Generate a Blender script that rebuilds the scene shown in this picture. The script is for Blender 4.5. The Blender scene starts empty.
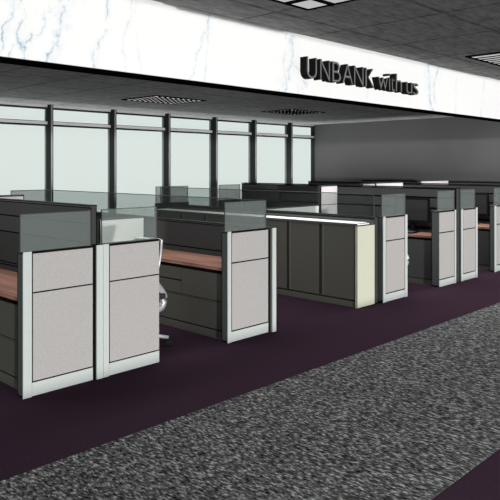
import bpy, bmesh, math, random
from mathutils import Vector, Matrix
random.seed(7)
S = bpy.context.scene
COL = S.collection
EYE = 1.6764

# ------------------------------------------------------------------ materials
def lin(c):
    def f(v):
        v /= 255.0
        return v / 12.92 if v <= .04045 else ((v + .055) / 1.055) ** 2.4
    return tuple(f(v) for v in c)

def new_mat(name):
    m = bpy.data.materials.new(name)
    m.use_nodes = True
    n = m.node_tree.nodes
    n.clear()
    out = n.new('ShaderNodeOutputMaterial')
    return m, n, m.node_tree.links, out

def plain(name, col, rough=.7, spec=.15, metal=0.0, var=.06, scale=30.0, stretch=(1, 1, 1)):
    """painted / fabric surface: a base colour with a faint grain of its own"""
    m, n, l, out = new_mat(name)
    b = n.new('ShaderNodeBsdfPrincipled')
    b.inputs['Roughness'].default_value = rough
    b.inputs['Specular IOR Level'].default_value = spec
    b.inputs['Metallic'].default_value = metal
    tc = n.new('ShaderNodeTexCoord')
    mp = n.new('ShaderNodeMapping')
    mp.inputs['Scale'].default_value = stretch
    nz = n.new('ShaderNodeTexNoise')
    nz.inputs['Scale'].default_value = scale
    nz.inputs['Detail'].default_value = 3
    rp = n.new('ShaderNodeValToRGB')
    rp.color_ramp.elements[0].position = .3
    rp.color_ramp.elements[1].position = .7
    rp.color_ramp.elements[0].color = tuple(c * (1 - var) for c in col) + (1,)
    rp.color_ramp.elements[1].color = tuple(min(1, c * (1 + var)) for c in col) + (1,)
    l.new(tc.outputs['Object'], mp.inputs['Vector'])
    l.new(mp.outputs['Vector'], nz.inputs['Vector'])
    l.new(nz.outputs['Fac'], rp.inputs['Fac'])
    l.new(rp.outputs['Color'], b.inputs['Base Color'])
    l.new(b.outputs['BSDF'], out.inputs['Surface'])
    return m

def glass_mat(name, tint, alpha, rough=.08, tint2=(.98, 1, .99)):
    """thin tinted pane: lets light straight through, with a milky share of its own"""
    m, n, l, out = new_mat(name)
    t = n.new('ShaderNodeBsdfTransparent')
    t.inputs['Color'].default_value = tuple(tint2) + (1,)
    d = n.new('ShaderNodeBsdfDiffuse')
    d.inputs['Color'].default_value = tuple(tint) + (1,)
    nz = n.new('ShaderNodeTexNoise')
    nz.inputs['Scale'].default_value = 2.0
    mr = n.new('ShaderNodeMapRange')
    mr.inputs['To Min'].default_value = alpha - .015
    mr.inputs['To Max'].default_value = alpha + .015
    mx = n.new('ShaderNodeMixShader')
    l.new(nz.outputs['Fac'], mr.inputs['Value'])
    l.new(mr.outputs['Result'], mx.inputs['Fac'])
    l.new(t.outputs['BSDF'], mx.inputs[1])
    l.new(d.outputs['BSDF'], mx.inputs[2])
    l.new(mx.outputs['Shader'], out.inputs['Surface'])
    return m

M = {}
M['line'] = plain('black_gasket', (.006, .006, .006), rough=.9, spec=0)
M['white'] = plain('white_painted_metal', (.50, .535, .52), rough=.5, spec=.1, var=.015)
M['fabric'] = plain('grey_panel_fabric', (.39, .376, .37), rough=.95, spec=0, var=.07, scale=55, stretch=(1, 1, 2))
M['pale'] = plain('pale_panel_fabric', (.50, .475, .48), rough=.95, spec=0, var=.05, scale=55)
M['board'] = plain('white_board', (.60, .62, .60), rough=.8, spec=0, var=.01)
M['cream'] = plain('cream_laminate', (.555, .565, .455), rough=.6, spec=.05, var=.01)
M['charcoal'] = plain('charcoal_fabric', (.052, .052, .052), rough=.95, spec=0, var=.08, scale=60)
M['core'] = plain('charcoal_frame_and_shade', (.055, .062, .059), rough=.8, spec=.05, var=.04)  # also stands in for the shaded sides of white parts
M['drawer'] = plain('grey_olive_metal', (.062, .061, .053), rough=.8, spec=.05, var=.03)
M['plinth'] = plain('grey_plinth', (.075, .074, .066), rough=.8, spec=.05, var=.03)
M['toplam'] = plain('white_laminate', (.86, .86, .85), rough=.6, spec=.1, var=.01)
M['silver'] = plain('silver_metal', (.6, .62, .63), rough=.35, metal=.6, spec=.4, var=.02)
M['black'] = plain('black_plastic', (.005, .005, .006), rough=.6, spec=.1)
M['screen'] = plain('dark_screen', (.03, .03, .031), rough=.6, spec=.05, var=.02)
M['mesh'] = plain('dark_chair_mesh', (.03, .03, .032), rough=.9, spec=.05, var=.3, scale=200)
M['blue'] = plain('dull_blue_plastic', (.06, .09, .13), rough=.6)
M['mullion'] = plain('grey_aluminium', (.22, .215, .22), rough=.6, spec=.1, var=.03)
M['rail'] = plain('lightened_aluminium_rail', (.55, .55, .55), rough=.6, spec=.1, var=.03)  # copy of the grey aluminium, lightened to offset the bulkhead's shade
M['mullion_dark'] = plain('mullion_shade_and_trim', (.022, .026, .026), rough=.8, spec=.05, var=.03)
M['letter'] = plain('black_letter_return', (.007, .007, .007), rough=.8, spec=.05)
M['letterface'] = plain('grey_letter_face', (.17, .17, .17), rough=.7, spec=.05)
M['endwall'] = plain('grey_wall_paint', (.099, .099, .099), rough=.95, spec=0, var=.01, scale=3)
M['glass'] = glass_mat('screen_glass', (.22, .25, .24), .32)
M['glass_long'] = glass_mat('shaded_screen_glass', (.06, .065, .063), .12, tint2=(.80, .83, .82))  # screen glass darkened in colour for panes turned from the light
M['glass_far'] = glass_mat('smoked_screen_glass', (.07, .07, .07), .30, tint2=(.86, .86, .86))
M['pane'] = glass_mat('window_glass', (.5, .53, .52), .02)

def wood_mat():
    m, n, l, out = new_mat('brown_wood_laminate')
    b = n.new('ShaderNodeBsdfPrincipled'); b.inputs['Roughness'].default_value = .7
    b.inputs['Specular IOR Level'].default_value = .1
    tc = n.new('ShaderNodeTexCoord'); mp = n.new('ShaderNodeMapping')
    mp.inputs['Scale'].default_value = (26, 1.3, 26)
    nz = n.new('ShaderNodeTexNoise'); nz.inputs['Scale'].default_value = 1.0; nz.inputs['Detail'].default_value = 5
    nz.inputs['Distortion'].default_value = .6
    rp = n.new('ShaderNodeValToRGB')
    rp.color_ramp.elements[0].position = .32; rp.color_ramp.elements[1].position = .68
    rp.color_ramp.elements[0].color = (.125, .062, .043, 1)
    rp.color_ramp.elements[1].color = (.29, .155, .115, 1)
    l.new(tc.outputs['Object'], mp.inputs['Vector']); l.new(mp.outputs['Vector'], nz.inputs['Vector'])
    l.new(nz.outputs['Fac'], rp.inputs['Fac']); l.new(rp.outputs['Color'], b.inputs['Base Color'])
    l.new(b.outputs['BSDF'], out.inputs['Surface'])
    return m
M['wood'] = wood_mat()

def carpet_mat(name, scale, rot, stretch, stops, rough=.98):
    m, n, l, out = new_mat(name)
    b = n.new('ShaderNodeBsdfPrincipled'); b.inputs['Roughness'].default_value = rough
    b.inputs['Specular IOR Level'].default_value = 0
    tc = n.new('ShaderNodeTexCoord'); mp = n.new('ShaderNodeMapping')
    mp.inputs['Rotation'].default_value = (0, 0, rot)
    mp.inputs['Scale'].default_value = stretch
    nz = n.new('ShaderNodeTexNoise'); nz.inputs['Scale'].default_value = scale
    nz.inputs['Detail'].default_value = 2.5; nz.inputs['Roughness'].default_value = .6
    rp = n.new('ShaderNodeValToRGB')
    e = rp.color_ramp.elements
    while len(e) < len(stops): e.new(.5)
    for k, (p, c) in enumerate(stops):
        e[k].position = p; e[k].color = tuple(c) + (1,)
    l.new(tc.outputs['Object'], mp.inputs['Vector']); l.new(mp.outputs['Vector'], nz.inputs['Vector'])
    l.new(nz.outputs['Fac'], rp.inputs['Fac']); l.new(rp.outputs['Color'], b.inputs['Base Color'])
    l.new(b.outputs['BSDF'], out.inputs['Surface'])
    return m
M['purple'] = carpet_mat('dark_purple_carpet', 60, .3, (1, 1, 1), [(.3, (.030, .017, .027)), (.7, (.039, .0225, .035))])
M['fleck'] = carpet_mat('grey_fleck_carpet', 72, math.radians(8), (1, .40, 1),
                        [(.33, (.006, .006, .006)), (.46, (.062, .062, .062)), (.55, (.104, .104, .104)), (.68, (.37, .37, .37))])

def ceiling_mat():
    m, n, l, out = new_mat('dark_ceiling_tile')
    b = n.new('ShaderNodeBsdfPrincipled'); b.inputs['Roughness'].default_value = .98
    b.inputs['Specular IOR Level'].default_value = 0
    tc = n.new('ShaderNodeTexCoord'); mp = n.new('ShaderNodeMapping')
    mp.inputs['Scale'].default_value = (4.5, 16, 1)
    nz = n.new('ShaderNodeTexNoise'); nz.inputs['Scale'].default_value = 1.6; nz.inputs['Detail'].default_value = 5
    nz.inputs['Roughness'].default_value = .65
    rp = n.new('ShaderNodeValToRGB')
    rp.color_ramp.elements[0].position = .3; rp.color_ramp.elements[1].position = .62
    rp.color_ramp.elements[0].color = (.19, .19, .19, 1); rp.color_ramp.elements[1].color = (.37, .37, .37, 1)
    br = n.new('ShaderNodeTexBrick'); br.offset = 0
    br.inputs['Scale'].default_value = 1; br.inputs['Brick Width'].default_value = .83; br.inputs['Row Height'].default_value = .83
    br.inputs['Mortar Size'].default_value = .022; br.inputs['Mortar Smooth'].default_value = .3
    br.inputs['Color1'].default_value = (1, 1, 1, 1); br.inputs['Color2'].default_value = (.98, .98, .98, 1)
    br.inputs['Mortar'].default_value = (.66, .66, .66, 1)
    m2 = n.new('ShaderNodeMapping'); m2.inputs['Location'].default_value = (-.1, .29, 0)
    l.new(tc.outputs['Object'], m2.inputs['Vector']); l.new(m2.outputs['Vector'], br.inputs['Vector'])
    mx = n.new('ShaderNodeMix'); mx.data_type = 'RGBA'; mx.blend_type = 'MULTIPLY'; mx.inputs['Factor'].default_value = 1
    l.new(tc.outputs['Object'], mp.inputs['Vector']); l.new(mp.outputs['Vector'], nz.inputs['Vector'])
    l.new(nz.outputs['Fac'], rp.inputs['Fac'])
    l.new(rp.outputs['Color'], mx.inputs['A']); l.new(br.outputs['Color'], mx.inputs['B'])
    l.new(mx.outputs['Result'], b.inputs['Base Color'])
    l.new(b.outputs['BSDF'], out.inputs['Surface'])
    return m
M['ceiling'] = ceiling_mat()

def marble_mat():
    """white marble; each vein wanders about its own place along the slab (x) as z rises"""
    m, n, l, out = new_mat('white_marble')
    b = n.new('ShaderNodeBsdfPrincipled'); b.inputs['Roughness'].default_value = .5
    b.inputs['Specular IOR Level'].default_value = .05
    tc = n.new('ShaderNodeTexCoord'); sp = n.new('ShaderNodeSeparateXYZ')
    l.new(tc.outputs['Object'], sp.inputs['Vector'])
    def math_(op, a, b_=None):
        k = n.new('ShaderNodeMath'); k.operation = op
        for i, v in enumerate((a, b_)):
            if v is None: continue
            if isinstance(v, (int, float)): k.inputs[i].default_value = v
            else: l.new(v, k.inputs[i])
        return k.outputs[0]
    def noise(scale, off, detail=4):
        mp = n.new('ShaderNodeMapping'); mp.inputs['Location'].default_value = (off, off * .7, off * 1.3)
        l.new(tc.outputs['Object'], mp.inputs['Vector'])
        k = n.new('ShaderNodeTexNoise'); k.inputs['Scale'].default_value = scale; k.inputs['Detail'].default_value = detail
        k.inputs['Roughness'].default_value = .65
        l.new(mp.outputs['Vector'], k.inputs['Vector'])
        return k.outputs['Fac']
    total = None
    veins = [(1.66, .006, .7, .30, 0.05), (1.72, .008, .8, .45, -.15), (1.95, .010, 1.0, .35, .32), (1.80, .006, .6, .6, .6),
             (2.24, .005, .75, .25, .2), (2.42, .004, .35, .25, .1), (2.52, .004, .30, .22, -.1), (3.02, .006, .55, .30, .35), (3.10, .005, .4, .25, .1),
             (4.00, .014, .55, .5, .35), (4.10, .010, .45, .55, -.3), (3.93, .006, .45, .3, .1),
             (5.12, .005, .4, .2, .1), (6.30, .016, .60, .3, -.1), (6.40, .012, .6, .4, .15), (6.85, .005, .3, .2, .1), (7.55, .007, .45, .25, .2)]
    for i, (x0, w, st, amp, tilt) in enumerate(veins):
        wob = math_('MULTIPLY', math_('SUBTRACT', noise(3.2, i * 3.7), .5), amp)
        cen = math_('ADD', math_('ADD', wob, x0), math_('MULTIPLY', math_('SUBTRACT', sp.outputs['Z'], 2.5), tilt))
        dist = math_('ABSOLUTE', math_('SUBTRACT', sp.outputs['X'], cen))
        core = math_('MAXIMUM', math_('SUBTRACT', 1.0, math_('DIVIDE', dist, w * 1.6)), 0.0)
        halo = math_('MULTIPLY', math_('MAXIMUM', math_('SUBTRACT', 1.0, math_('DIVIDE', dist, w * 9)), 0.0), .30)
        brk = math_('MULTIPLY', math_('MAXIMUM', math_('SUBTRACT', noise(7.5, i * 5.1 + 2, 3), .36), 0.0), 3.6)
        v = math_('MULTIPLY', math_('MULTIPLY', math_('ADD', core, halo), math_('MINIMUM', brk, 1.0)), st)
        total = v if total is None else math_('MAXIMUM', total, v)
    mx = n.new('ShaderNodeMix'); mx.data_type = 'RGBA'
    mx.inputs['A'].default_value = (.84, .845, .84, 1); mx.inputs['B'].default_value = (.22, .35, .50, 1)
    l.new(total, mx.inputs['Factor'])
    l.new(mx.outputs['Result'], b.inputs['Base Color'])
    l.new(b.outputs['BSDF'], out.inputs['Surface'])
    return m
M['marble'] = marble_mat()

def emit_mat(name, col, strength):
    m, n, l, out = new_mat(name)
    e = n.new('ShaderNodeEmission'); e.inputs['Color'].default_value = tuple(col) + (1,)
    nz = n.new('ShaderNodeTexNoise'); nz.inputs['Scale'].default_value = 4
    mr = n.new('ShaderNodeMapRange'); mr.inputs['To Min'].default_value = strength * .95; mr.inputs['To Max'].default_value = strength * 1.05
    l.new(nz.outputs['Fac'], mr.inputs['Value']); l.new(mr.outputs['Result'], e.inputs['Strength'])
    l.new(e.outputs['Emission'], out.inputs['Surface'])
    return m
M['lamp'] = emit_mat('lamp_diffuser', (1, 1, 1), .5)
M['lamp_bright'] = emit_mat('bright_lamp_diffuser', (1, 1, 1), .9)

# ------------------------------------------------------------------ mesh helpers
class MB:
    """collects boxes, bars, tubes (world coordinates) and links them as ONE mesh object"""
    def __init__(self): self.bm = bmesh.new(); self.mats = []
    def mi(self, m):
        if m not in self.mats: self.mats.append(m)
        return self.mats.index(m)
    def box(self, x0, x1, y0, y1, z0, z1, m):
        i = self.mi(m); v = [self.bm.verts.new(p) for p in
            [(x0, y0, z0), (x1, y0, z0), (x1, y1, z0), (x0, y1, z0), (x0, y0, z1), (x1, y0, z1), (x1, y1, z1), (x0, y1, z1)]]
        for q in ((3, 2, 1, 0), (4, 5, 6, 7), (0, 1, 5, 4), (1, 2, 6, 5), (2, 3, 7, 6), (3, 0, 4, 7)):
            f = self.bm.faces.new([v[k] for k in q]); f.material_index = i
        return self
    def edges(self, x0, x1, y0, y1, z0, z1, w, which='all', m='line'):
        """dark edging strips let into the edges of a box"""
        h = w / 2
        E = {}
        for ny, y in (('f', y0), ('b', y1)):
            for nz, z in (('0', z0), ('1', z1)):
                E['x' + ny + nz] = (x0 - h, x1 + h, y - h, y + h, z - h, z + h)
        for nx, x in (('l', x0), ('r', x1)):
            for nz, z in (('0', z0), ('1', z1)):
                E['y' + nx + nz] = (x - h, x + h, y0 - h, y1 + h, z - h, z + h)
        for nx, x in (('l', x0), ('r', x1)):
            for ny, y in (('f', y0), ('b', y1)):
                E['z' + nx + ny] = (x - h, x + h, y - h, y + h, z0 - h, z1 + h)
        for k, b in E.items():
            if which == 'all' or k in which:
                self.box(*b, m)
        return self
    def ebox(self, x0, x1, y0, y1, z0, z1, m, w, which='all'):
        h = w / 2
        self.box(x0, x1, y0, y1, z0, z1, m)
        # keep the edging inside the outline of the box, 0.8 mm proud
        e = .0008 - h
        return self.edges(x0 - e, x1 + e, y0 - e, y1 + e, z0 - e, z1 + e, w, which)
    def tube(self, pts, r, m, n=10, caps=True):
        i = self.mi(m); pts = [Vector(p) for p in pts]
        rad = r if isinstance(r, (list, tuple)) else [r] * len(pts)
        rings = []; up = Vector((0, 0, 1))
        for k, p in enumerate(pts):
            d = (pts[min(k + 1, len(pts) - 1)] - pts[max(k - 1, 0)]).normalized()
            a = d.cross(up)
            if a.length < 1e-3: a = d.cross(Vector((0, 1, 0)))
            a.normalize(); b = d.cross(a).normalized()
            rings.append([self.bm.verts.new(p + (a * math.cos(t) + b * math.sin(t)) * rad[k])
                          for t in [2 * math.pi * j / n for j in range(n)]])
        for A, B in zip(rings, rings[1:]):
            for j in range(n):
                f = self.bm.faces.new((A[j], A[(j + 1) % n], B[(j + 1) % n], B[j])); f.material_index = i; f.smooth = True
        if caps:
            for R in (rings[0], rings[-1]):
                f = self.bm.faces.new(R); f.material_index = i
        return self
    def slab(self, pts_fn, nu, nv, thick, m):
        """curved sheet with thickness; pts_fn(u, v) -> (point, normal)"""
        i = self.mi(m); g = [[], []]
        for s in (0, 1):
            for a in range(nu + 1):
                row = []
                for b in range(nv + 1):
                    p, nn = pts_fn(a / nu, b / nv)
                    row.append(self.bm.verts.new(Vector(p) + Vector(nn) * (thick * (s - .5))))
                g[s].append(row)
        def q(*v):
            f = self.bm.faces.new(v); f.material_index = i; f.smooth = True
        for a in range(nu):
            for b in range(nv):
                q(g[0][a][b], g[0][a][b + 1], g[0][a + 1][b + 1], g[0][a + 1][b])
                q(g[1][a][b], g[1][a + 1][b], g[1][a + 1][b + 1], g[1][a][b + 1])
        for a in range(nu):
            q(g[0][a][0], g[0][a + 1][0], g[1][a + 1][0], g[1][a][0]); q(g[0][a][nv], g[1][a][nv], g[1][a + 1][nv], g[0][a + 1][nv])
        for b in range(nv):
            q(g[0][0][b], g[1][0][b], g[1][0][b + 1], g[0][0][b + 1]); q(g[0][nu][b], g[0][nu][b + 1], g[1][nu][b + 1], g[1][nu][b])
        return self
    def build(self, name, parent=None, bevel=0):
        bmesh.ops.recalc_face_normals(self.bm, faces=self.bm.faces)
        me = bpy.data.meshes.new(name)
        org = Vector((0, 0, 0))
        if parent is not None:
            p = parent
            while p is not None: org += p.location; p = p.parent
        if parent is None or org.length:
            self.bm.transform(Matrix.Translation(-org))
        self.bm.to_mesh(me); self.bm.free()
        for m in self.mats: me.materials.append(M[m])
        o = bpy.data.objects.new(name, me); COL.objects.link(o)
        if parent is not None: o.parent = parent
        if bevel:
            b = o.modifiers.new('bevel', 'BEVEL'); b.width = bevel; b.segments = 2
        return o

def tag(o, label=None, cat=None, group=None, kind=None):
    if label: o['label'] = label
    if cat: o['category'] = cat
    if group: o['group'] = group
    if kind: o['kind'] = kind
    return o

def thing(name, label, cat, loc, group=None):
    o = bpy.data.objects.new(name, None); COL.objects.link(o)
    o.empty_display_size = .1; o.location = loc
    return tag(o, label, cat, group)

def struct(mb, name, parent=None):
    o = mb.build(name, parent)
    if parent is None: o['kind'] = 'structure'
    return o

# ------------------------------------------------------------------ the room
CEIL = 2.76
YW = 10.49          # inner face of the window wall
XE = 13.25          # face of the grey end wall
YB0, YB1 = 3.40, 3.60
ZB = 2.272

struct(MB().box(-3.0, XE + .2, -2.0, YW + .2, -.12, 0, 'purple'), 'floor')
tag(MB().box(-3.0, XE - .02, 1.622, 3.364, 0.0, .005, 'fleck').build('carpet_runner'),
    'wide grey flecked carpet strip running across the dark purple floor in front of the cubicles', 'carpet')
struct(MB().box(-3.0, XE + .2, -.2, YW + .2, CEIL, CEIL + .12, 'ceiling'), 'ceiling')
struct(MB().box(XE, XE + .2, 0, YW + .022, 0, CEIL, 'endwall').box(XE - .012, XE, 0, YW, CEIL - .012, CEIL, 'endwall'), 'wall_right')
# marble bulkhead hung below the ceiling
b = MB().box(-3.0, XE, YB0, YB0 + .02, ZB, CEIL, 'marble')
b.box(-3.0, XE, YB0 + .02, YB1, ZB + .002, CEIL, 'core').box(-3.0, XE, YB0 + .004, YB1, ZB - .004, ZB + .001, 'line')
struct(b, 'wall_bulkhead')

# window wall: front faces of the mullions (right edge of the narrow grey face)
mull = [5.821 - 1.305 * k for k in (6, 5, 4, 3, 2, 1)] + [5.821, 7.126, 8.429, 9.737, 10.972, 12.259]
MWID, MDEP = .042, .165
edges_ = [-3.0] + mull + [XE]
for i, (xa, xb) in enumerate(zip(edges_, edges_[1:])):
    last = i == len(edges_) - 2
    wz1 = CEIL
    f = MB()
    if not last:                                        # mullion closing the bay on its right
        xb -= .014
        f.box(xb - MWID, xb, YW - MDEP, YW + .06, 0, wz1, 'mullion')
        f.box(xb - MWID - .004, xb - MWID + .001, YW - MDEP + .005, YW, .0, wz1, 'mullion_dark')  # shade of the mullion's left side, put in as dark colour
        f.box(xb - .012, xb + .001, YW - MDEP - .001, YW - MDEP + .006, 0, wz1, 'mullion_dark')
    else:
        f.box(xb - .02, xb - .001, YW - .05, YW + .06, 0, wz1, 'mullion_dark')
    L = xa if i else xa
    R = xb - MWID if not last else xb - .02
    yf = YW - .05
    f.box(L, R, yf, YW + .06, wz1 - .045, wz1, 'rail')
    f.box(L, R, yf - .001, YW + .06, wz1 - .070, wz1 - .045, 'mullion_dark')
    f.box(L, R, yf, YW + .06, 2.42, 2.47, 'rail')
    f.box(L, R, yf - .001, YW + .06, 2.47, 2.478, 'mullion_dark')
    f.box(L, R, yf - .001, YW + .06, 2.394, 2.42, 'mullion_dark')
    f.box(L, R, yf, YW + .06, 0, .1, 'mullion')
    w = struct(f, 'window_%d' % (i + 1))
    for z0, z1 in ((.1, 2.394), (2.478, wz1 - .070)):
        MB().box(L, R, YW + .02, YW + .026, z0, z1, 'pane').build('pane', w)

# ------------------------------------------------------------------ cubicle panels
PH = 1.06
def end_panel(x0, x1, yf, label, lw=.066, rw=0.012, g=.009, tile='fabric', dep=.088):
    """cubicle end panel across the end of a desk; lw / rw are the widths of its white posts"""
    t = thing('end_panel', label, 'cubicle panel', ((x0 + x1) / 2, yf + .035, 0), 'grey end panels facing the aisle'); g = g * 1.15
    yb = yf + dep
    MB().ebox(x0, x1, yf + .009, yb, .012, PH - .008, 'core', g * .7, ('zlb', 'yl1', 'yl0')).box(x0 + .004, x1 - .002, yf + .0075, yf + .0092, .01, PH - .012, 'line').build('frame', t)  # dark core puts the shade on the white post's side into colour
    xa, xb = x0, x1
    if lw > .02:
        MB().box(x0, x0 + lw, yf, yf + .010, .0, PH, 'white').build('post', t); xa = x0 + lw
    if rw > .02:
        MB().box(x1 - rw, x1, yf, yf + .010, .0, PH, 'white').build('post', t); xb = x1 - rw
    ga = g if lw > .02 else .002
    gb = g if rw > .02 else .004
    MB().box(xa + ga, xb - gb, yf + .002, yf + .010, .112, .757 - g / 2, tile).build('fabric_tile', t)
    MB().box(xa + ga, xb - gb, yf + .002, yf + .010, .757 + g / 2, PH - .012 - g * .5, tile).build('fabric_tile', t)
    MB().box(xa + .003, xb - gb * .5, yf + .002, yf + .010, .004, .112 - g, 'white').build('base_strip', t)
    m = MB().box(x0, x1, yf + .006, yb, PH - .008, PH, 'core')
    m.box(x0, x1, yf + .001, yf + .006, PH - .012, PH - .001, 'line')
    m.build('top_cap', t)
    for fx in (x0 + .05, x1 - .05):
        MB().tube([(fx, yf + .035, 0), (fx, yf + .035, .014)], .02, 'black').build('glide', t)
    return t

def glass_screen(x0, x1, y0, y1, z0, z1, label, group, g=.006, mat='glass'):
    t = thing('glass_screen', label, 'glass screen', ((x0 + x1) / 2, (y0 + y1) / 2, z0), group)
    MB().box(x0, x1, y0, y1, z0, z1, mat).build('pane', t)
    m = MB()
    alongx = (x1 - x0) > (y1 - y0)
    h = g / 2
    if alongx:
        m.box(x0 - h, x1 + h, y0 - .001, y1 + .001, z1, z1 + g * .8, 'core')
        m.box(x0 - h, x0, y0 - .001, y1 + .001, z0, z1, 'core').box(x1, x1 + h, y0 - .001, y1 + .001, z0, z1, 'core')
    else:
        m.box(x0 - .001, x1 + .001, y0, y1, z1, z1 + g * .8, 'core')
        m.box(x0 - .001, x1 + .001, y0 - h, y0, z0, z1, 'core').box(x0 - .001, x1 + .001, y1, y1 + h, z0, z1, 'core')
    m.build('edge_trim', t)
    return t

def spine(x0, x1, y0, y1, h, label, zs, g, cap_white=False, ysplit=(6.58,)):
    """long partition between two rows of desks, clad in dark tiles on both faces"""
    t = thing('partition', label, 'partition', ((x0 + x1) / 2, (y0 + y1) / 2, 0), 'dark partitions between back to back desks')
    MB().box(x0 + .008, x1 - .008, y0 + .01, y1 - .01, 0, h - .02, 'line').build('core', t)
    ys = [y0 + .012] + list(ysplit) + [y1 - .012]
    lv = [.02] + list(zs) + [h - .02]
    for (xa, xb) in ((x0, x0 + .012), (x1 - .012, x1)):
        for ya, yb in zip(ys, ys[1:]):
            for za, zb in zip(lv, lv[1:]):
                MB().box(xa, xb, ya + .002, yb - .002, za + g * .65, zb - g * .65, 'charcoal').build('tile', t)
    MB().ebox(x0 - .004, x1 + .004, y0, y1, h - .02 + g * .3, h, 'core', g * .7, ('yl1', 'yr1', 'xf1', 'xb1')).build('top_cap', t)
    m = MB()
    m.ebox(x0, x1, y0, y0 + .012, 0 if not cap_white else PH, h - .018, 'charcoal', g * .8, ('zlf', 'zrf'))
    m.box(x0, x1, y1 - .012, y1, 0, h - .018, 'charcoal')
    m.build('end_post', t)
    if cap_white:
        MB().box(x0 + .005, x1 + .006, y0 - .083, y0 - .07, .0, PH - .002, 'white').build('white_post', t)
        MB().box(x0 - .02, x1 + .008, y0 - .07, y0 + .001, .0, PH - .006, 'line').build('post_core', t)
    return t

Y1 = 4.445
Y2 = 4.395
tall = [.09, .75, .775, 1.065, 1.22]
low = [.09, .76]

# --- first pair: x 2.26 .. 3.50
end_panel(2.262, 2.845, Y1, 'grey fabric end panel nearest the left edge, beside the wooden desk top', lw=.066, g=.0095)
end_panel(2.936, 3.499, Y1 - .004, 'grey fabric end panel with a chair back just showing past its right edge', lw=.052, g=.0095)
spine(2.868, 2.924, Y1 + .075, 8.76, 1.371, 'tall dark partition behind the two leftmost end panels, nearest the left edge', tall, .010, cap_white=True)
glass_screen(2.255, 2.838, Y1 + .028, Y1 + .038, PH, 1.330, 'tinted glass screen on the leftmost end panel, in front of dark partition', 'glass screens on the end panels')
glass_screen(2.945, 3.492, Y1 + .028, Y1 + .038, PH, 1.333, 'tinted glass screen on the second end panel from the left, pale panel seen through it', 'glass screens on the end panels')
# --- second pair: x 4.31
end_panel(4.326, 4.898, Y1 + .005, 'grey fabric end panel in the middle, beside dark drawers under a wooden top', lw=.043, g=.011)
spine(4.900, 5.012, Y1 - .006, 8.76, PH, 'low dark partition behind the middle end panel, topped with a long glass screen', low, .011)
t = MB().box(4.934, 4.990, Y1 - .018, Y1 - .006, 0, PH - .004, 'white').build('panel_post')
tag(t, 'bare white post standing right of the middle end panel', 'post')
glass_screen(4.315, 4.890, Y1 + .033, Y1 + .043, PH, 1.335, 'tinted glass screen on the middle end panel', 'glass screens on the end panels', g=.007)
glass_screen(4.895, 4.905, Y1 + .06, 8.74, PH, 1.333, 'long glass screen running away to the windows along the low partition nearest the middle drawers', 'long glass screens on low partitions', g=.010, mat='glass_long')
# --- third: lockers back on to a low partition
spine(6.848, 6.940, Y2 + .075, 8.76, 1.062, 'low dark partition standing against the back of the white topped lockers', low, .012)
end_panel(6.944, 7.515, Y2, 'grey fabric end panel just right of the cream cabinet end', lw=.052, rw=.058, g=.012)
glass_screen(6.955, 7.505, Y2 + .028, Y2 + .038, PH, 1.330, 'tinted glass screen on the end panel right of the cream cabinet end', 'glass screens on the end panels', g=.009)
glass_screen(6.905, 6.915, Y2 + .12, 8.74, 1.062, 1.335, 'long glass screen above the partition behind the lockers', 'long glass screens on low partitions', g=.011, mat='glass_long')
# --- fourth pair
end_panel(8.375, 8.872, Y2, 'grey fabric end panel, left one of the far right pair, beside a desk with monitor', lw=.01, rw=.045, g=.013, dep=.125)
end_panel(9.035, 9.572, Y2, 'grey fabric end panel, right one of the far right pair', lw=.055, rw=.062, g=.013)
spine(8.880, 9.010, Y2 + .01, 8.76, 1.378, 'tall dark partition behind the far right pair of end panels, monitors along it', tall, .020)
glass_screen(8.375, 8.865, Y2 + .028, Y2 + .038, PH, 1.335, 'tinted glass screen on the left panel of the far right pair', 'glass screens on the end panels', g=.010)
glass_screen(9.06, 9.535, Y2 + .028, Y2 + .038, PH, 1.337, 'tinted glass screen on the right panel of the far right pair', 'glass screens on the end panels', g=.010)
# --- fifth, cut by the right edge
end_panel(10.195, 10.86, Y2, 'grey end panel cut off by the right edge of the picture', lw=.06, g=.014)
spine(10.90, 11.02, Y2 + .02, 8.76, 1.378, 'tall dark partition farthest right, seen over the one with the monitors', tall, .020)
glass_screen(10.23, 10.85, Y2 + .028, Y2 + .038, PH, 1.335, 'tinted glass screen at the right edge of the picture', 'glass screens on the end panels', g=.010)
spine(12.90, 13.02, Y2 + .02, 8.76, 1.378, 'dark partition close to the grey end wall', tall, .020)

# --- dividers across the rows, halfway back
YM = 6.50
def divider(x0, x1, h, label, mat, zs, g=.012, y=YM):
    t = thing('divider_panel', label, 'cubicle panel', ((x0 + x1) / 2, y + .035, 0), 'dividers halfway along the cubicle rows')
    MB().ebox(x0, x1, y + .006, y + .07, .0, h - .006, 'core', g * .8, ('zlf', 'zrf', 'xf1')).build('frame', t)
    lv = [.11] + zs + [h - .012]
    for za, zb in zip(lv, lv[1:]):
        MB().box(x0 + g, x1 - g, y, y + .008, za + g / 2, zb - g / 2, mat).build('fabric_tile', t)
    MB().box(x0, x1, y, y + .008, 0, .10, 'white').build('base_strip', t)
    MB().box(x0, x1, y + .004, y + .07, h - .008, h, 'core').build('top_cap', t)
    return t
divider(2.94, 3.32, 1.385, 'pale panel end peeping over the top of the leftmost tall partition', 'pale', [.757, 1.06])
divider(4.25, 4.885, 1.07, 'white divider panel seen through the second glass screen from the left', 'board', [])
divider(6.95, 8.37, 1.068, 'low pale divider panel seen over the top of the lockers', 'toplam', [.757])  # panel fabric whitened to make up for the shade it stands in
divider(8.42, 8.868, 1.375, 'tall pale divider panel against the tall partition, above the lockers', 'pale', [.757, 1.06])
divider(9.55, 9.94, 1.392, 'grey panel top just showing over the tall partition with the monitors', 'fabric', [.757, 1.06], y=6.46)
divider(9.97, 10.89, 1.396, 'white panel top showing as a thin strip above the tall partition, left of its pair', 'pale', [.757, 1.06], y=6.46)
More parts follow.
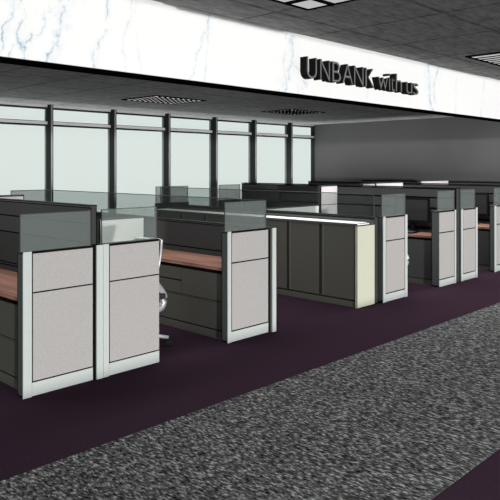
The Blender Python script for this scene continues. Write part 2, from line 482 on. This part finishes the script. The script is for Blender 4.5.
divider(11.72, 12.89, 1.405, 'white panel top showing as a thin strip close to the end wall', 'pale', [.757, 1.06], y=6.56)

# --- far ends of the rows, with their glass
YF = 8.77
for x0, x1, lab, lab2 in ((4.30, 4.896, 'far end panel of the row with the middle drawers, by the windows', 'far glass screen before the windows, leftmost, seen above the leftmost tall partition'),
                          (6.86, 7.56, 'far end panel of the row behind the lockers, by the windows', 'far glass screen before the windows, rising above the far end of the lockers'),
                          (8.33, 8.875, 'far end panel beside the far end of the partition with the monitors', 'far glass screen before the windows, against the far end of the tall partition')):
    t = thing('end_panel', lab, 'cubicle panel', ((x0 + x1) / 2, YF + .035, 0), 'far end panels by the windows')
    MB().ebox(x0, x1, YF, YF + .07, 0, PH, 'core', .012, ('xf1', 'zlf', 'zrf')).build('frame', t)
    MB().box(x0 + .01, x1 - .01, YF + .07, YF + .078, .11, PH - .012, 'fabric').build('fabric_tile', t)
    MB().box(x0, x1, YF + .07, YF + .078, 0, .1, 'white').build('base_strip', t)
    glass_screen(x0, x1, YF + .03, YF + .04, PH, 1.336, lab2, 'far glass screens by the windows', g=.012, mat='glass_far')

# ------------------------------------------------------------------ desks
def desk(x0, xb, y0, y1, label, split=None, g=.009, front=True):
    """run of drawers under a wooden top, its face towards -x"""
    t = thing('desk', label, 'desk', ((x0 + xb) / 2, (y0 + y1) / 2, 0), 'wooden desks along the partitions')
    MB().ebox(x0 - .012, xb, y0, y1, .668, .702, 'wood', g * .35, ('yl0',)).build('worktop', t)
    MB().box(x0 + .006, xb - .002, y0 + .002, y1 - .002, .078, .668, 'line').build('carcass', t)
    MB().box(x0 + .002, xb - .01, y0, y1, 0, .078, 'plinth').build('plinth', t)
    f = (x0 - .004, x0 + .006)
    if split:
        MB().box(*f, y0, split - .003, .372, .634, 'drawer').build('drawer_front', t)
        MB().box(*f, split + .003, y1, .372, .505 - g / 2, 'drawer').build('drawer_front', t)
        MB().box(*f, split + .003, y1, .505 + g / 2, .634, 'drawer').build('drawer_front', t)
        MB().box(*f, y0, split + .4, .088 + g * .3, .358 - g * .3, 'drawer').build('drawer_front', t)
        MB().box(*f, split + .406, y1, .088 + g * .3, .358 - g * .3, 'drawer').build('drawer_front', t)
        MB().box(x0 - .005, x0 - .001, y0, y1, .359, .365, 'plinth').build('pull_rail', t)
    else:
        MB().box(*f, y0, y1, .088, .634, 'charcoal').build('front_panel', t)
    return t
desk(2.33, 2.862, 4.545, 6.49, 'wooden topped desk with dark drawers at the left edge of the picture', split=6.2, g=.013)
desk(4.37, 4.893, 4.55, 6.49, 'wooden topped desk with dark drawers behind the middle end panel', split=5.18, g=.014)
desk(8.43, 8.878, 4.53, 6.49, 'wooden topped desk with a monitor, left of the far right pair of panels', g=.014)
desk(10.28, 10.896, 4.50, 6.45, 'wooden topped desk glimpsed at the far right edge', g=.014)
desk(8.43, 8.878, 6.60, 8.75, 'second wooden desk along the tall partition, holding the farther monitor', g=.014)

# ------------------------------------------------------------------ lockers
LX0, LX1 = 6.468, 6.838
dw = .5345
y = 4.468
names = ['dark two door locker with a cream end panel, nearest the aisle', 'dark two door locker second from the cream end',
         'dark two door locker third from the cream end, glimpsed above the low partition', 'dark two door locker at the far end of the run, farthest from the aisle']
for k in range(4):
    ya, yb = y + k * 2 * dw, min(y + (k + 1) * 2 * dw, 8.30)
    t = thing('locker', names[k], 'locker', ((LX0 + LX1) / 2, (ya + yb) / 2, 0), 'row of low lockers')
    MB().box(LX0 + .012, LX1, ya + .002, yb - .002, .085, .975, 'drawer').build('body', t)
    MB().ebox(LX0 + .006, LX1, ya + .002, yb - .002, 0, .08, 'plinth', .008, ('yl1',)).build('plinth', t)
    ym = ya + dw
    for da, db in ((ya, ym), (ym, yb)):
        d = MB().ebox(LX0, LX0 + .012, da + .012, db - .012, .092, .968, 'drawer', .006, ('zlf', 'zlb')).build('door', t)
        MB().box(LX0 - .004, LX0 + .001, db - .055, db - .03, .095, .965, 'plinth').build('pull_strip', d)
    if k == 0:
        e = MB().ebox(LX0 - .014, LX1 - .010, ya - .02, ya, 0, .976, 'cream', .007, ('zlf', 'xf1')).build('end_panel', t)
        e['label'] = 'cream end panel'
m = MB().ebox(LX0 - .014, LX1 - .13, y - .022, 8.32, .979, 1.004, 'toplam', .006, ('yl0', 'xf0', 'xf1'))
m.box(LX0 - .019, LX0 - .013, y - .024, 8.32, .977, 1.002, 'core').box(LX1 - .13, LX1 + .002, y - .004, 8.32, .979, 1.026, 'core')  # first box puts the shaded front edge in as dark colour
t = m.build('countertop')
tag(t, 'long white top running along the whole row of lockers', 'worktop')

# ------------------------------------------------------------------ monitors, keyboard
def monitor(xc, yc, w, h, zc, label, desk_z=.702):
    """flat screen facing -x"""
    t = thing('monitor', label, 'monitor', (xc + .03, yc, desk_z), 'monitors on the desks along the partitions')
    y0, y1, z0, z1 = yc - w / 2, yc + w / 2, zc - h / 2, zc + h / 2
    b = MB().box(xc, xc + .03, y0, y1, z0, z1, 'black').build('bezel', t)
    MB().box(xc - .002, xc + .001, y0 + .03, y1 - .03, z0 + .03, z1 - .03, 'screen').build('screen', t)
    MB().box(xc + .03, xc + .05, yc - .03, yc + .03, desk_z + .01, zc, 'black').build('stand', t)
    MB().box(xc - .05, xc + .075, yc - .11, yc + .11, desk_z, desk_z + .012, 'black').build('foot', t)
    return t
monitor(8.75, 5.05, .58, .36, 1.035, 'black monitor behind the end panel right of the cream cabinet end')
monitor(8.75, 8.08, .80, .24, 1.15, 'black monitor farthest along the tall partition, near the windows')
monitor(10.80, 5.06, .58, .38, 1.04, 'black monitor at the right edge of the picture')
k = thing('keyboard', 'small dark keyboard on the wooden desk below the monitor', 'keyboard', (8.57, 5.09, .702))
MB().box(8.50, 8.64, 4.90, 5.29, .702, .722, 'black').build('tray', k)
m_ = MB().box(8.505, 8.636, 4.905, 5.285, .722, .724, 'blue')
for r in range(4):
    for c in range(12):
        m_.box(8.508 + r * .032, 8.534 + r * .032, 4.91 + c * .031, 4.936 + c * .031, .722, .730, 'blue')
m_.build('keys', k)

# ------------------------------------------------------------------ office chairs (face -x)
def chair(cx, cy, label, turn=0):
    t = thing('office_chair', label, 'chair', (cx, cy, 0), 'office chairs')
    P = lambda x, y_, z: (cx + x, cy + y_, z)
    # five-star base
    for k in range(5):
        a = math.radians(-36 - turn + 72 * k)
        ex, ey = .36 * math.cos(a), .36 * math.sin(a)
        leg = MB().tube([P(0, 0, .12), P(ex * .5, ey * .5, .105), P(ex, ey, .075)], [.026, .021, .015], 'silver').build('leg', t)
        w = MB()
        tx, ty = -math.sin(a), math.cos(a)
        for s in (-1, 1):
            w.tube([P(ex + tx * .008 * s, ey + ty * .008 * s, .032), P(ex + tx * .03 * s, ey + ty * .03 * s, .032)], .032, 'black', n=16)
        w.tube([P(ex, ey, .03), P(ex, ey, .075)], .01, 'black')
        w.build('caster', leg)
    MB().tube([P(0, 0, .09), P(0, 0, .25), P(0, 0, .251), P(0, 0, .40)], [.03, .03, .018, .018], 'black').build('gas_lift', t)
    MB().box(cx - .13, cx + .12, cy - .09, cy + .09, .38, .43, 'black').build('tilt_mechanism', t, bevel=.015)
    def seat(u, v):
        x = -.25 + .48 * u; y_ = -.25 + .5 * v
        z = .46 + .02 * (2 * v - 1) ** 2 - .04 * max(0, .25 - u) / .25 * .8
        return P(x, y_, z), (0, 0, 1)
    MB().slab(seat, 10, 10, .05, 'mesh').build('seat', t, bevel=.01)
    # back: a mesh sheet in a slim silver frame, leaning away from the desk
    def bk(u, v):
        z = .56 + .42 * u; w_ = .21 + .03 * math.sin(math.pi * u)
        x = .195 + .115 * u + .10 * (2 * v - 1) ** 2 * -1
        return P(x, (2 * v - 1) * w_, z), (1, 0, -.3)
    MB().slab(bk, 10, 12, .010, 'mesh').build('backrest', t)
    loop = [bk(0, v / 12)[0] for v in range(13)] + [bk(u / 10, 1)[0] for u in range(1, 11)] + \
           [bk(1, 1 - v / 12)[0] for v in range(1, 13)] + [bk(1 - u / 10, 0)[0] for u in range(1, 11)]
    MB().tube(loop, .011, 'silver', n=8).build('back_frame', t)
    # bowed silver bar carrying the back, and the arms
    bow = [P(.06, 0, .40), P(.24, 0, .32), P(.36, 0, .31), P(.405, 0, .40), P(.36, 0, .49), P(.27, 0, .60)]
    def smooth(p, k=5):
        p = [Vector(q) for q in p]; out = []
        for i in range(len(p) - 1):
            a, b, c, d = p[max(i - 1, 0)], p[i], p[i + 1], p[min(i + 2, len(p) - 1)]
            for j in range(k):
                t_ = j / k
                out.append(.5 * ((2 * b) + (c - a) * t_ + (2 * a - 5 * b + 4 * c - d) * t_ ** 2 + (3 * b - a - 3 * c + d) * t_ ** 3))
        return out + [p[-1]]
    bow = smooth(bow)
    MB().tube(bow, [.024 + .012 * math.sin(math.pi * i / (len(bow) - 1)) for i in range(len(bow))], 'silver', n=12).build('back_bar', t)
    for s in (-1, 1):
        a = MB().tube([P(-.04, .2 * s, .44), P(-.03, .25 * s, .46), P(-.03, .26 * s, .62)], .016, 'silver').build('arm_post', t)
        MB().box(cx - .17, cx + .06, cy + .26 * s - .035, cy + .26 * s + .035, .62, .645, 'black').build('arm_pad', a, bevel=.01)
    t.rotation_euler.z = math.radians(turn)
    return t
chair(3.605, 5.02, 'silver and dark mesh office chair half hidden behind the second end panel from the left')
chair(7.71, 4.96, 'office chair almost hidden behind the end panel right of the cream cabinet end', -40)

# ------------------------------------------------------------------ the sign
sgn = thing('wall_sign', 'raised dark letters with grey faces on the white marble bulkhead', 'sign', (4.97, YB0, 2.398))
LET = [('U', 307, 317), ('N', 320.4, 330), ('B', 332.6, 341), ('A', 342.6, 353), ('N', 354.3, 363.6), ('K', 365.6, 374.5),
       ('w', 378.3, 388), ('i', 389.2, 390.3), ('t', 391.2, 394.8), ('h', 396, 402), ('u', 406.6, 412.4), ('s', 413.4, 418.6)]
AA = math.atan(628.0 / 653.0); CA, SA = math.cos(AA), math.sin(AA)
def x_at(px, yy):                                  # measured from the photograph: where each letter stands on the bulkhead
    r = (px - 250) / 653.0
    return yy * (CA + SA * r) / (SA - CA * r)
YL = YB0 - .072
for ch, pa, pb in LET:
    cu = bpy.data.curves.new('letter', 'FONT')
    cu.body = ch; cu.size = 1; cu.extrude = 0; cu.resolution_u = 6; cu.offset = -.012
    tmp = bpy.data.objects.new('tmp', cu); COL.objects.link(tmp)
    bpy.context.view_layer.update()
    me = bpy.data.meshes.new_from_object(tmp.evaluated_get(bpy.context.evaluated_depsgraph_get()))
    bpy.data.objects.remove(tmp); bpy.data.curves.remove(cu)
    bm = bmesh.new(); bm.from_mesh(me); bpy.data.meshes.remove(me)
    bmesh.ops.remove_doubles(bm, verts=bm.verts, dist=1e-5)
    xs = [v.co.x for v in bm.verts]; mn, mx = min(xs), max(xs)
    X0, X1 = x_at(pa, YL), x_at(pb, YL)
    sc = .19 / .73
    kx = (X1 - X0) / (mx - mn)
    for v in bm.verts:
        v.co = Vector((X0 + (v.co.x - mn) * kx, YL, 2.398 + v.co.y * sc))
    front = list(bm.faces)
    r = bmesh.ops.extrude_face_region(bm, geom=front)
    for v in [g for g in r['geom'] if isinstance(g, bmesh.types.BMVert)]: v.co.y = YB0 - .001
    bm.normal_update()
    bmesh.ops.recalc_face_normals(bm, faces=bm.faces)
    for f in bm.faces:
        f.material_index = 1 if all(abs(v.co.y - YL) < 1e-6 for v in f.verts) else 0
    bm.transform(Matrix.Translation(-Vector(sgn.location)))
    me = bpy.data.meshes.new('letter'); bm.to_mesh(me); bm.free()
    me.materials.append(M['letter']); me.materials.append(M['letterface'])
    o = bpy.data.objects.new('letter', me); COL.objects.link(o); o.parent = sgn

# ------------------------------------------------------------------ ceiling lights
def ceiling_light(x0, x1, y0, y1, label, nx=6, ny=6, bw=.03, lamp='lamp', lz=.016, fw=.05):
    t = thing('ceiling_light', label, 'ceiling light', ((x0 + x1) / 2, (y0 + y1) / 2, CEIL), 'louvred ceiling lights')
    m = MB(); zf = CEIL - .012
    m.box(x0, x1, y0, y0 + fw, zf, CEIL, 'line').box(x0, x1, y1 - fw, y1, zf, CEIL, 'line')
    m.box(x0, x0 + fw, y0 + fw, y1 - fw, zf, CEIL, 'line').box(x1 - fw, x1, y0 + fw, y1 - fw, zf, CEIL, 'line')
    m.build('frame', t)
    MB().box(x0 + fw, x1 - fw, y0 + fw, y1 - fw, CEIL - .008, CEIL - .001, lamp).build('diffuser', t)
    l_ = MB()
    for k in range(1, nx):
        x = x0 + fw + (x1 - x0 - 2 * fw) * k / nx; l_.box(x - bw / 2, x + bw / 2, y0 + fw, y1 - fw, CEIL - .008 - lz, CEIL - .008, 'line')
    for k in range(1, ny):
        yy = y0 + fw + (y1 - y0 - 2 * fw) * k / ny; l_.box(x0 + fw, x1 - fw, yy - bw / 2, yy + bw / 2, CEIL - .0079 - lz, CEIL - .008, 'line')
    l_.build('louver', t)
    return t
ceiling_light(6.10, 7.15, 7.85, 8.73, 'black louvred ceiling light before the windows, left one', 9, 8, .035, 'lamp_bright', .0045)
ceiling_light(9.32, 10.34, 7.87, 8.68, 'black louvred ceiling light near the grey end wall', 9, 8, .045, 'lamp_bright', .0045)
ceiling_light(2.50, 3.504, 1.93, 2.82, 'ceiling light cut off by the top edge, over the flecked carpet', 4, 4, .022, fw=.028)
ceiling_light(6.05, 7.06, 2.0, 2.905, 'ceiling light cut off by the right edge, in front of the marble', 8, 2, .035, lz=.004, fw=.035)

# ------------------------------------------------------------------ light
w = bpy.data.worlds.new('World'); S.world = w; w.use_nodes = True
nt = w.node_tree; nt.nodes.clear()
bg = nt.nodes.new('ShaderNodeBackground'); wo = nt.nodes.new('ShaderNodeOutputWorld')
bg.inputs['Color'].default_value = (.74, .785, .765, 1); bg.inputs['Strength'].default_value = 1.0
# overcast sky: even near the horizon, brighter overhead; glow added below for the ceilings
tcw = nt.nodes.new('ShaderNodeTexCoord'); spw = nt.nodes.new('ShaderNodeSeparateXYZ'); abw = nt.nodes.new('ShaderNodeMath'); abw.operation = 'ABSOLUTE'
mrw = nt.nodes.new('ShaderNodeMapRange'); mrw.inputs['From Min'].default_value = .15; mrw.inputs['From Max'].default_value = .7
mrw.inputs['To Min'].default_value = 1.0; mrw.inputs['To Max'].default_value = 2.2
nt.links.new(tcw.outputs['Generated'], spw.inputs['Vector']); nt.links.new(spw.outputs['Z'], abw.inputs[0])
nt.links.new(abw.outputs[0], mrw.inputs['Value']); nt.links.new(mrw.outputs['Result'], bg.inputs['Strength'])
nt.links.new(bg.outputs['Background'], wo.inputs['Surface'])

sd = bpy.data.lights.new('sun', 'SUN'); sd.energy = 3.1; sd.angle = math.radians(1.6); sd.color = (1, .985, .97)
so = bpy.data.objects.new('sun', sd); COL.objects.link(so)
az, el = math.radians(-20), math.radians(0)
d = Vector((-math.sin(az) * math.cos(el), math.cos(az) * math.cos(el), -math.sin(el)))
so.rotation_euler = d.to_track_quat('-Z', 'Y').to_euler(); so.location = (6, -6, 3)

def down(x, y_, sx, sy, power, spread=100):  # fill light added under the ceiling, without a fitting
    ld = bpy.data.lights.new('ceiling_fill', 'AREA'); ld.shape = 'RECTANGLE'; ld.size = sx; ld.size_y = sy
    ld.energy = power; ld.spread = math.radians(spread)
    lo = bpy.data.objects.new('ceiling_fill', ld); COL.objects.link(lo); lo.location = (x, y_, CEIL - .035)
# added unseen fill lights behind the bulkhead, over the cubicles and before the end wall
down(6.5, 5.45, 11.0, .7, 190, 165)
down(11.3, 4.65, .6, 2.0, 24, 180)
def aimed_fill(name, loc, target, sx, sy, power, spread):
    ld = bpy.data.lights.new(name, 'AREA'); ld.shape = 'RECTANGLE'; ld.size = sx; ld.size_y = sy
    ld.energy = power; ld.spread = math.radians(spread)
    lo = bpy.data.objects.new(name, ld); COL.objects.link(lo); lo.location = loc
    lo.rotation_euler = (Vector(target) - Vector(loc)).to_track_quat('-Z', 'Y').to_euler()
aimed_fill('window_fill', (8.6, 9.05, .5), (8.6, 10.45, 2.45), 9.0, .2, 28, 44)  # unseen light added to brighten the window rails
aimed_fill('end_wall_fill', (11.7, 7.1, .85), (13.25, 7.1, 2.6), 6.6, .2, 20, 56)  # unseen light added to even out the end wall
for x in (7.9, 9.85):                                # and two more added fills over the openings of the farther desks
    down(x, 4.25, .6, .6, 20, 130)
for x in (3.0, 6.55):
    down(x, 1.0, .9, .8, 20, 160)

# ------------------------------------------------------------------ camera (level, shifted lens)
cd = bpy.data.cameras.new('camera'); co = bpy.data.objects.new('camera', cd); COL.objects.link(co)
co.location = (0, 0, EYE); co.rotation_euler = (math.radians(90), 0, AA - math.radians(90))
cd.sensor_width = 36; cd.lens = 653.0 / 500 * 36; cd.shift_y = -83.0 / 500
S.camera = co
S.view_settings.view_transform = 'Standard'; S.view_settings.look = 'None'
S.view_settings.exposure = 0; S.view_settings.gamma = 1; S.view_settings.use_curve_mapping = False
S.cycles.transparent_max_bounces = 24
S.cycles.seed = 5
